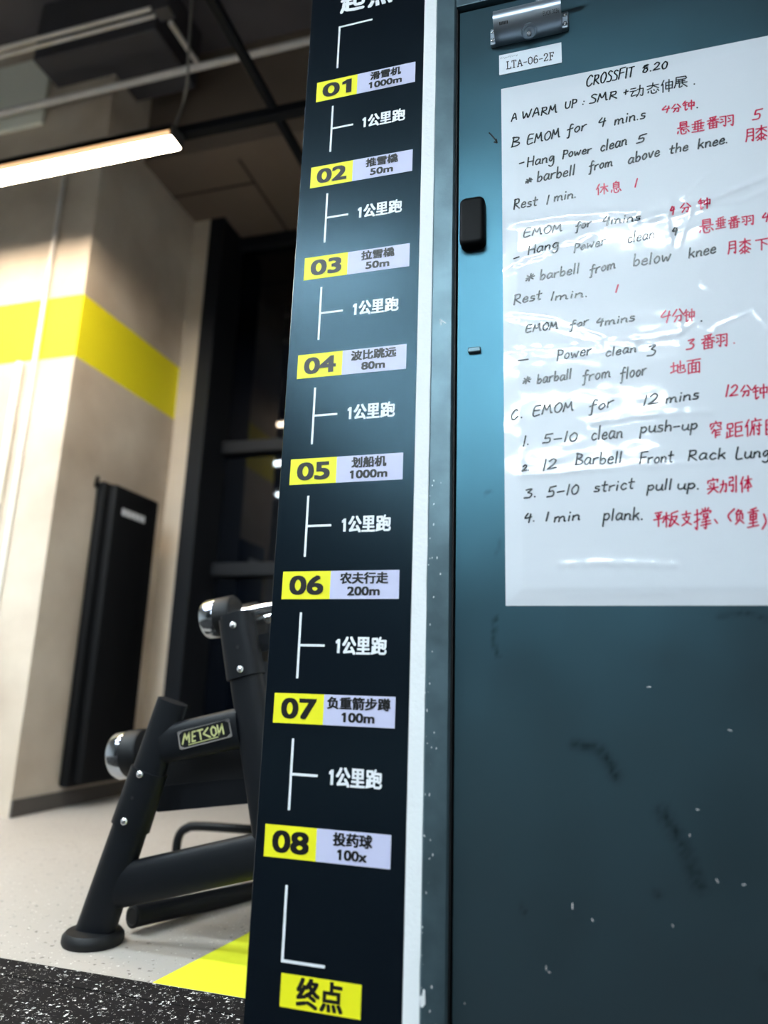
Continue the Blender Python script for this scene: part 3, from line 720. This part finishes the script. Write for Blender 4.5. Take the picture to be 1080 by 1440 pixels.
HAN = {'动': "5,30 40,28;0,50 45,48;25,50 8,85 45,80;50,40 92,36;92,36 88,90 72,85;70,10 65,60 45,95", '态': "5,30 90,25;48,5 40,45 5,60;48,30 90,55;15,75 12,90;35,70 40,95 70,95 72,80;55,65 58,75;80,65 92,80",
 '伸': "25,5 5,45;18,35 18,98;40,25 40,75;40,25 92,22;92,22 90,75;40,50 90,48;40,75 90,72;65,3 65,98", '展': "15,10 85,8;85,8 85,28 15,30;15,10 12,60 0,95;35,35 35,55;60,33 60,55;20,45 80,43;10,60 95,57;40,60 38,95 60,85;60,65 95,95",
 '分': "40,5 5,50;60,5 95,50;25,55 75,52;75,52 70,92 55,88;48,55 20,95", '钟': "22,5 0,35;10,25 40,22;5,48 38,45;22,25 22,95 40,85;50,30 50,65;50,30 95,27;95,27 93,65;50,62 93,60;72,5 72,98",
 '悬': "25,5 25,45;25,5 75,3;75,3 75,42;25,18 75,17;25,30 75,29;5,48 95,45;45,48 25,62;25,62 75,60;10,72 5,90;30,70 38,95 68,93 70,78;50,66 54,76;82,68 95,84",
 '垂': "75,3 25,12;5,32 95,28;50,10 50,92;28,18 28,75;72,18 72,73;8,55 92,52;18,75 82,72;5,95 95,90", '番': "75,3 25,10;30,18 38,28;68,12 58,25;8,32 92,28;50,8 50,50;48,32 10,58;52,32 95,55;25,58 25,98;25,58 78,55;78,55 77,96;25,76 78,74;25,95 78,93;51,57 51,94",
 '羽': "5,10 45,8;45,8 43,92 30,85;12,28 25,38;8,62 30,52;55,10 95,8;95,8 93,95 80,88;62,28 75,38;58,62 80,52", '月': "15,5 12,60 0,98;15,5 85,3;85,3 85,95 68,88;15,32 85,30;14,58 85,56",
 '桼': "10,22 90,18;50,2 50,50;48,22 12,48;52,22 90,45;50,50 10,80;50,50 92,75;50,60 50,98;28,75 38,82;20,95 40,85;72,72 60,82;62,85 82,95", '休': "28,5 5,50;20,40 20,98;40,35 98,32;68,5 68,98;66,35 38,80;70,35 98,78",
 '息': "50,2 42,14;25,15 25,60;25,15 75,13;75,13 75,60;25,30 75,29;25,45 75,44;25,60 75,59;10,72 5,92;30,70 36,96 68,95 70,80;50,66 54,78;82,70 95,88", '下': "2,12 98,8;45,12 45,98;52,35 85,58",
 '地': "0,40 40,36;20,12 20,80;0,85 42,72;45,52 90,38;90,38 88,65 78,62;65,5 65,78;48,30 48,80 55,92 95,90 97,72", '面': "5,8 95,5;48,8 40,25;15,28 15,95;15,28 88,25;88,25 88,95;38,28 38,88;65,27 65,88;38,48 65,47;38,66 65,65;15,90 88,88",
 '窄': "50,2 52,12;10,30 12,15;12,15 90,13;90,13 85,28;38,25 15,45;60,25 90,42;40,48 22,70;38,56 92,52;48,55 48,98;48,70 82,68;48,85 82,83", '距': "8,10 8,38;8,10 38,9;38,9 38,36 8,38;22,38 22,85;22,58 40,56;6,58 6,88;0,92 42,82;55,10 95,8;55,10 55,92;55,92 98,90;55,35 90,33;90,33 90,62;55,64 90,62",
 '俯': "22,5 0,45;14,35 14,98;60,2 64,12;38,18 98,15;42,18 40,60 28,95;58,35 48,60;53,52 53,95;65,48 98,45;85,30 85,95 74,90;70,60 76,72", '卧': "10,8 10,92;10,8 60,6;10,92 62,90;35,8 35,35;10,36 58,34;58,34 58,62;10,63 58,61;80,3 80,98;80,40 98,55",
 '实': "50,2 52,12;8,32 10,16;10,16 92,14;92,14 86,30;30,32 40,42;20,48 32,56;5,68 95,64;58,35 52,70 10,98;58,72 92,98", '力': "10,35 85,32;85,32 80,92 60,85;45,5 40,50 5,95", '引': "10,10 52,8;52,8 52,30;52,30 15,32;15,32 10,55;10,55 55,52;55,52 50,92 32,85;85,3 85,98",
 '体': "25,5 2,48;16,38 16,98;38,28 98,25;68,3 68,98;66,28 35,75;70,28 98,72;54,75 84,73", '平': "15,10 85,8;30,22 38,40;70,20 60,38;2,52 98,48;50,10 50,98", '板': "2,28 42,25;22,3 22,98;20,30 0,65;24,35 42,55;92,5 52,15;54,15 50,60 38,95;54,38 88,36;88,36 75,65 45,98;58,50 75,75 98,95",
 '支': "12,25 88,22;50,3 50,45;20,47 78,44;78,44 60,75 12,98;30,55 60,80 95,98", '撑': "2,28 32,25;18,5 18,92 6,85;0,62 34,50;65,2 65,18;48,6 55,16;85,4 76,16;40,30 42,20;42,20 96,18 92,28;55,30 80,29;80,29 80,42;80,42 55,43;55,43 55,30;85,48 50,54;45,66 95,63;40,80 98,76;70,52 70,96 58,90",
 '负': "40,2 12,28;30,14 70,12;70,12 58,30;22,34 22,72;22,34 80,32;80,32 80,70;52,45 48,70 10,98;58,74 92,98", '重': "78,3 28,10;5,22 95,18;25,32 25,62;25,32 78,30;78,30 77,60;25,46 78,45;25,61 78,59;50,8 50,94;15,77 85,74;2,96 98,92", '、': "10,20 60,80"}
def parse(s): return [[tuple(float(v) for v in p.split(',')) for p in q.split()] for q in s.split(';') if q]
inkb = inkr = None
def NL():
    global inkb, inkr
    for b_, nm, mt in ((inkb, 'black_writing_line', 'ink'), (inkr, 'red_writing_line', 'ink_red')):
        if b_ is None: continue
        if len(b_.faces):
            for f in b_.faces: f.smooth = True
            flat(nm, b_, mt, ws)
        else: b_.free()
    inkb, inkr = bmesh.new(), bmesh.new()
NL()
iy = lambda x, z: sheet_y(x, z)-0.0005
def stroke(bm, px, wd):
    pp = [PY(x, y, YL-0.004) for x, y in px]
    pp = [(p.x, p.z) for p in pp if SH0+.003 < p.x < SH1-.003]
    if len(pp) > 1: ribbon(bm, [tuple(v) for v in catmull(pp, 4)] if len(pp) > 2 else pp, wd, iy)
def word(s, x0, y0, x1, y1, cap, bm=None, wd=0.0030, slant=0.16):
    bm = bm or inkb
    gap = 12; tot = sum(GL[c][0] for c in s)+gap*(len(s)-1); x = 0
    for c in s:
        gw, st = GL[c]; jy = random.uniform(-3, 3); js = random.uniform(.93, 1.07)
        for pts in parse(st):
            stroke(bm, [(x0+(x1-x0)*(x+a+b*slant*0.6)/tot, y0+(y1-y0)*(x+a)/tot-cap*(b*js+jy)/100) for a, b in pts], wd)
        x += gw+gap
def han(c, x0, y0, x1, y1, bm=None, wd=0.0027):
    for pts in parse(HAN[c]):
        stroke(bm or inkr, [(x0+(x1-x0)*a/100, y0+(y1-y0)*b/100-(a-50)/100*(x1-x0)*0.14) for a, b in pts], wd)
W = word
NL(); W('CROSSFIT', 824, 122, 890, 108, 16, slant=.25); W('8.20', 903, 103, 938, 96, 13)
NL(); W('A', 719, 171, 727, 169, 11); W('WARM', 734, 168, 783, 158, 12); W('UP', 794, 153, 810, 150, 11); W(':', 818, 148, 822, 147, 11); W('SMR', 829, 146, 867, 138, 12); W('+', 876, 136, 883, 134, 12)
for c, bxx in zip('动态伸展', ((886, 119, 906, 137), (909, 116, 928, 132), (929, 112, 947, 130), (948, 107, 967, 124))): han(c, *bxx, bm=inkb, wd=.0024)
W('.', 975, 119, 978, 118, 12)
NL(); W('B', 719, 207, 730, 205, 13); W('EMOM', 741, 203, 787, 193, 13); W('for', 797, 190, 824, 182, 15); W('4', 841, 178, 851, 176, 13); W('min.s', 864, 176, 907, 166, 15)
NL(); W('-', 730, 235, 737, 233, 12); W('Hang', 741, 235, 779, 227, 14); W('Power', 791, 223, 831, 215, 12); W('clean', 844, 213, 881, 204, 15); W('5', 895, 202, 907, 199, 12)
NL(); W('*', 738, 259, 748, 257, 10); W('barbell', 755, 256, 808, 246, 15); W('from', 828, 241, 861, 233, 14); W('above', 883, 231, 927, 219, 15); W('the', 941, 217, 967, 211, 13); W('knee.', 981, 210, 1023, 201, 14)
NL(); W('Rest', 722, 295, 755, 289, 14); W('1', 768, 288, 771, 287, 12); W('min.', 779, 284, 810, 278, 13)
NL(); W('EMOM', 736, 334, 790, 325, 12); W('for', 809, 325, 831, 318, 12); W('4mins', 847, 317, 900, 310, 12)
NL(); W('-', 722, 368, 730, 366, 12); W('Hang', 742, 359, 785, 349, 14); W('Power', 807, 355, 851, 344, 13); W('clean', 882, 342, 920, 335, 15); W('4', 945, 331, 952, 330, 11)
NL(); W('*', 738, 397, 751, 394, 13); W('barbell', 759, 394, 814, 384, 14); W('from', 829, 387, 865, 377, 14); W('below', 890, 375, 943, 367, 17); W('knee', 968, 363, 1006, 356, 15)
NL(); W('Rest', 722, 429, 761, 421, 14); W('1min.', 774, 423, 826, 417, 12)
NL(); W('EMOM', 739, 468, 784, 462, 11); W('for', 801, 463, 827, 456, 11); W('4mins', 838, 459, 892, 451, 12)
NL(); W('-', 727, 512, 743, 510, 12); W('Power', 783, 507, 831, 499, 15); W('clean', 851, 502, 894, 495, 13); W('3', 910, 501, 921, 499, 15)
NL(); W('*', 734, 541, 746, 539, 13); W('barball', 755, 540, 803, 533, 14); W('from', 819, 537, 858, 530, 15); W('floor', 872, 534, 908, 527, 17)
NL(); W('C', 718, 591, 728, 588, 14); W('.', 732, 588, 735, 587, 12); W('EMOM', 749, 585, 806, 577, 14); W('for', 828, 580, 862, 571, 15); W('12', 904, 571, 925, 568, 15); W('mins', 936, 567, 982, 561, 15)
NL(); W('1.', 735, 628, 744, 625, 15); W('5-10', 763, 624, 811, 620, 14); W('clean', 831, 619, 875, 615, 18); W('push-up', 900, 609, 980, 604, 16)
NL(); W('2.', 734, 663, 744, 661, 9); W('12', 763, 662, 782, 659, 16); W('Barbell', 809, 654, 874, 651, 17); W('Front', 899, 652, 946, 650, 16); W('Rack', 967, 648, 1020, 645, 16); W('Lunges', 1034, 646, 1104, 641, 17)
NL(); W('3.', 737, 701, 754, 699, 13); W('5-10', 769, 700, 813, 694, 15); W('strict', 835, 692, 891, 687, 15); W('pull', 910, 690, 944, 688, 15); W('up.', 952, 688, 983, 688, 14)
NL(); W('4.', 737, 735, 752, 733, 13); W('1', 767, 733, 770, 733, 13); W('min', 779, 734, 815, 731, 14); W('plank.', 848, 732, 904, 731, 17)
def R(s, *a): W(s, *a, bm=inkr, wd=0.0029)
NL(); R('4', 930, 159, 941, 157, 10); han('分', 944, 146, 958, 158); han('钟', 960, 141, 977, 155); W('.', 979, 152, 982, 151, 10)
NL()
for c, bxx in zip('悬垂番羽', ((952, 171, 970, 189), (972, 169, 991, 186), (993, 164, 1012, 181), (1011, 162, 1032, 178))): han(c, *bxx)
NL(); R('5', 1058, 170, 1070, 168, 15); han('月', 1049, 181, 1061, 199); han('桼', 1061, 176, 1080, 198)
NL(); han('休', 838, 258, 855, 274); han('息', 859, 255, 874, 271); R('1', 892, 264, 895, 263, 12)
NL(); R('4', 942, 303, 948, 301, 12); han('分', 956, 285, 972, 299); han('钟', 982, 278, 999, 294)
NL()
for c, bxx in zip('悬垂番羽', ((983, 308, 1004, 328), (1006, 305, 1021, 322), (1023, 304, 1041, 321), (1042, 303, 1060, 317))): han(c, *bxx)
NL(); R('4', 1071, 312, 1081, 310, 12); han('月', 1024, 339, 1036, 357); han('桼', 1038, 335, 1057, 357); han('下', 1062, 335, 1082, 352)
NL(); R('1', 865, 412, 868, 411, 11); R('4', 928, 454, 942, 452, 17); han('分', 945, 434, 962, 453); han('钟', 962, 434, 977, 453); W('.', 985, 452, 988, 451, 10)
NL(); R('3', 965, 492, 975, 490, 15); han('番', 985, 470, 1006, 491); han('羽', 1006, 469, 1023, 488); R('.', 1031, 483, 1034, 482, 10)
NL(); han('地', 943, 507, 964, 526); han('面', 965, 505, 986, 526)
NL(); R('12', 1020, 558, 1037, 556, 17); han('分', 1041, 541, 1057, 558); han('钟', 1058, 540, 1080, 561)
NL(); han('窄', 997, 592, 1016, 616); han('距', 1021, 593, 1045, 616); han('俯', 1048, 588, 1071, 613); han('卧', 1075, 588, 1097, 612)
NL()
for c, bxx in zip('实力引体', ((994, 672, 1011, 694), (1012, 675, 1023, 693), (1024, 669, 1037, 693), (1041, 669, 1057, 692))): han(c, *bxx)
NL()
for c, bxx in zip('平板支撑、负重', ((919, 719, 933, 741), (932, 719, 955, 741), (957, 718, 973, 739), (976, 714, 1000, 745), (1004, 728, 1012, 738), (1033, 716, 1047, 737), (1051, 714, 1067, 742))): han(c, *bxx)
NL(); R('(', 1021, 734, 1030, 733, 18); R(')', 1071, 744, 1077, 743, 22)
NL()
# ================================================================== DUMBBELL RACK
YR = 1.89
rk = thing('dumbbell_rack', PZ(128, 1322, 0), 'black steel dumbbell rack with slanted oval posts behind the wall sign', 'rack')
def r_(px, p): return px*mpp(p)
def V(x, y, Y=YR): return PY(x, y, Y)
ft = V(131, 1318); tp = V(243, 986)
lo, hi = V(182, 1162), V(203.5, 1080)
k_at = lambda p, q, t: p.lerp(q, t)
obj('front_post', SW([ft, tp], [r_(29, ft), r_(22, tp)], [0.034, 0.03], 24, power=2.6), 'rack', rk, True)
# sleeve round the post
ax_ = (tp-ft); s0 = ft+ax_*((lo-ft).dot(ax_)/ax_.length_squared); s1 = ft+ax_*((hi-ft).dot(ax_)/ax_.length_squared)
fs = obj('post_sleeve', SW([s0, s1], [r_(28.5, lo), r_(26.5, hi)], 0.038, 24, power=2.6), 'rack', rk, True)
def bolt(px, py, yface, parent):
    p = PY(px, py, yface); obj('bolt', LA(p, (0, -1, 0), [(-0.004, .0105), (.003, .0105), (.006, .008), (.0075, .004), (.0075, 0)], 12), 'screw', parent, True)
def hole(px, py, yface, parent):
    p = PY(px, py, yface); obj('bolt_hole', LA(p, (0, -1, 0), [(-0.002, .005), (.0007, .005), (.0007, 0)], 12), 'print_black', parent, True)
bolt(197, 1089, YR-0.037, fs); bolt(175, 1155, YR-0.037, fs); hole(186, 1122, YR-0.0375, fs)
fp = PZ(129, 1322, 0.0)
obj('foot', LA((ft.x, YR, 0), (0, 0, 1), [(0, .078), (.008, .082), (.022, .081), (.032, .072), (.034, .05)], 32), 'rubber', rk, True)
# upper arm and plate
a0, a1 = V(232, 1046), V(340, 1023)
obj('upper_arm', SW([a0, a1], [r_(26, a0), r_(28, a1)], 0.031, 24, power=2.8), 'rack', rk, True)
YPL = YR-0.0335
pl = [PY(x, y, YPL) for x, y in ((249, 1029), (322, 1010), (327, 1036), (253, 1055))]
def plate_pt(u, v):   # u to the right, v up, 0..1
    b_ = pl[3].lerp(pl[2], u); t_ = pl[0].lerp(pl[1], u); return b_.lerp(t_, v)
def plate_poly(bm, uv, y0, y1): prism(bm, [(plate_pt(u, v).x, plate_pt(u, v).z) for u, v in uv], y0, y1)
np_ = obj('name_plate', (lambda b_: (plate_poly(b_, [(0, .06), (.03, 0), (.97, 0), (1, .06), (1, .94), (.97, 1), (.03, 1), (0, .94)], YPL, YR-0.02), b_)[1])(bmesh.new()), 'chrome', rk)
o = obj('plate_face', (lambda b_: (plate_poly(b_, [(.03, .2), (.1, .07), (.9, .07), (.97, .2), (.97, .8), (.9, .93), (.1, .93), (.03, .8)], YPL-0.0006, YPL), b_)[1])(bmesh.new()), 'plate_black', np_)
LT = {'M': ".00,0 .045,1;.045,1 .085,.35;.085,.35 .14,1;.14,1 .14,0", 'E': ".205,1 .205,0;.205,.97 .27,.97;.205,.5 .265,.5;.205,.03 .27,.03", 'T': ".305,.97 .42,.97;.355,.97 .355,0",
      'C': ".53,1 .42,.5;.42,.5 .55,0", 'O': ".63,1 .585,.75 .585,.25 .63,0 .68,.25 .68,.75 .63,1", 'N': ".725,0 .725,1;.725,.05 .82,.95;.82,1 .82,0"}
bm = bmesh.new()
for k, s in LT.items():
    for pts in parse(s):
        sl = 0.05 if k in 'ME' else 0.0
        pp = [plate_pt(.1+.92*a+sl*(b-1)*.6, .27+.52*b) for a, b in pts]; ribbon(bm, [(p.x, p.z) for p in pp], 0.0048, lambda x, z: YPL-0.0012)
pp = [plate_pt(.18, .16), plate_pt(.75, .18)]; ribbon(bm, [(p.x, p.z) for p in pp], 0.0025, lambda x, z: YPL-0.0012)
flat('plate_lettering', bm, 'plate_gold', np_)
# rear post with sleeve
r0, r1 = V(332, 863), V(402, 1300)
r1 = r0+(r1-r0)*1.0; r1 = r0+(r1-r0)*((r0.z-0.0)/(r0.z-r1.z))
obj('rear_post', SW([r1, r0], [r_(26, r0), r_(22, r0)], 0.03, 24, power=2.8), 'rack', rk, True)
q0 = r0+(r1-r0).normalized()*0.012; q1 = r0+(r1-r0)*((V(347, 952)-r0).dot(r1-r0)/(r1-r0).length_squared)
rs = obj('post_sleeve', SW([q1, q0], [r_(26, r0), r_(24, r0)], 0.037, 24, power=3.2), 'rack', rk, True)
bolt(328, 879, YR-0.037, rs); bolt(338, 941, YR-0.037, rs); hole(334, 910, YR-0.0375, rs)
obj('foot', LA((r1.x, YR, 0), (0, 0, 1), [(0, .078), (.008, .082), (.022, .081), (.032, .072), (.034, .05)], 32), 'rubber', rk, True)
# lower beam, floor tube, thin bent bar
l0, l1 = V(165, 1246), V(420, 1190)
obj('lower_beam', SW([l0, l1], [r_(29, l0), r_(30, l1)], 0.03, 24, power=2.8), 'rack', rk, True)
u0, u1 = V(187, 1289, 1.99), V(425, 1239, 2.68)
bm = SW([u0, u1], r_(14.5, u0), None, 20)
obj('floor_tube', bm, 'rack', rk, True)
dv = (u0-u1).normalized()
obj('tube_cap', LA(u0, dv, [(-.004, r_(14.9, u0)), (.002, r_(14.9, u0)), (.004, r_(11, u0)), (.002, r_(10, u0)), (.002, 0)], 20), 'rubber', rk, True)
YB = 2.55
bb = [V(248, 1225, YB), V(248, 1195, YB), V(252, 1175, YB), V(262, 1165, YB), V(285, 1162, YB), V(400, 1170, YB)]; bb[0].z = 0.0
obj('bent_bar', SW(catmull(bb, 5), 0.016, seg=12), 'rack', rk, True)
# trays for the dumbbells, running away from the camera
def tray(pts, y0, y1):
    q = [V(x, y, y0) for x, y in pts]; return prism(bmesh.new(), [(p.x, p.z) for p in q], y0, y1)
obj('tray', tray([(172, 1110), (345, 1094), (350, 1130), (222, 1142)], 1.98, 3.0), 'rack', rk)
obj('tray_end', tray([(224, 1066), (345, 1054), (350, 1130), (226, 1141)], 1.985, 1.992), 'rubber', rk)
obj('tray', tray([(322, 902), (420, 880), (424, 905), (324, 926)], 1.98, 3.0), 'rack', rk)

# dumbbells: thick round heads with a bright rimmed end, handle across the tray
def dumbbell(px, py, Y, r, lean, label, group):
    c = PY(px, py, Y); t = thing('dumbbell', c, label, 'dumbbell', group)
    ax = Vector((1, 0, lean)).normalized(); hl = 0.125
    for s, nm in ((-1, 'head'), (1, 'head')):
        ce = c+ax*(s*hl*0+ (0.0 if s < 0 else 0.27)); d = -ax if s < 0 else ax
        h = obj(nm, LA(ce, d, [(-.055, r*.6), (-.052, r*.93), (-.045, r), (.036, r), (.04, r*.985)], 36), 'rubber', t, True)
        obj('end_ring', LA(ce, d, [(.004, r*1.004), (.006, r*1.012), (.04, r*1.012), (.05, r*.93), (.052, r*.80), (.046, r*.76), (.046, 0)], 36), 'dark_chrome', h, True)
        obj('end_face', LA(ce+d*.0462, d, [(0, r*.755), (.0012, r*.74), (.0012, 0)], 36), 'plate_black', h, True)
    obj('handle', LA(c+ax*.05, ax, [(0, .016), (.05, .017), (.085, .019), (.12, .017), (.17, .016)], 20), 'chrome', t, True)
    return t
def db_copy(src, delta, label):
    c = src.copy(); COL.objects.link(c); c.location = src.location+delta; c['label'] = label
    def kids(a, b):
        for ch in list(a.children):
            n = ch.copy(); COL.objects.link(n); n.parent = b; kids(ch, n)
    kids(src, c); return c
bpy.context.view_layer.update()
dA = dumbbell(312, 868, 2.08, 0.062, 0.18, 'black dumbbell with chrome end on the upper tier beside the bolted rear post', 'dumbbells on the rack')
dB = dumbbell(186, 1060, 2.08, 0.072, 0.18, 'black dumbbell with chrome end on the lower tier left of the slanted front post', 'dumbbells on the rack')
bpy.context.view_layer.update()
db_copy(dA, Vector((0, 0.17, 0)), 'black dumbbell on the upper tier with bright handle showing right of the rear post')
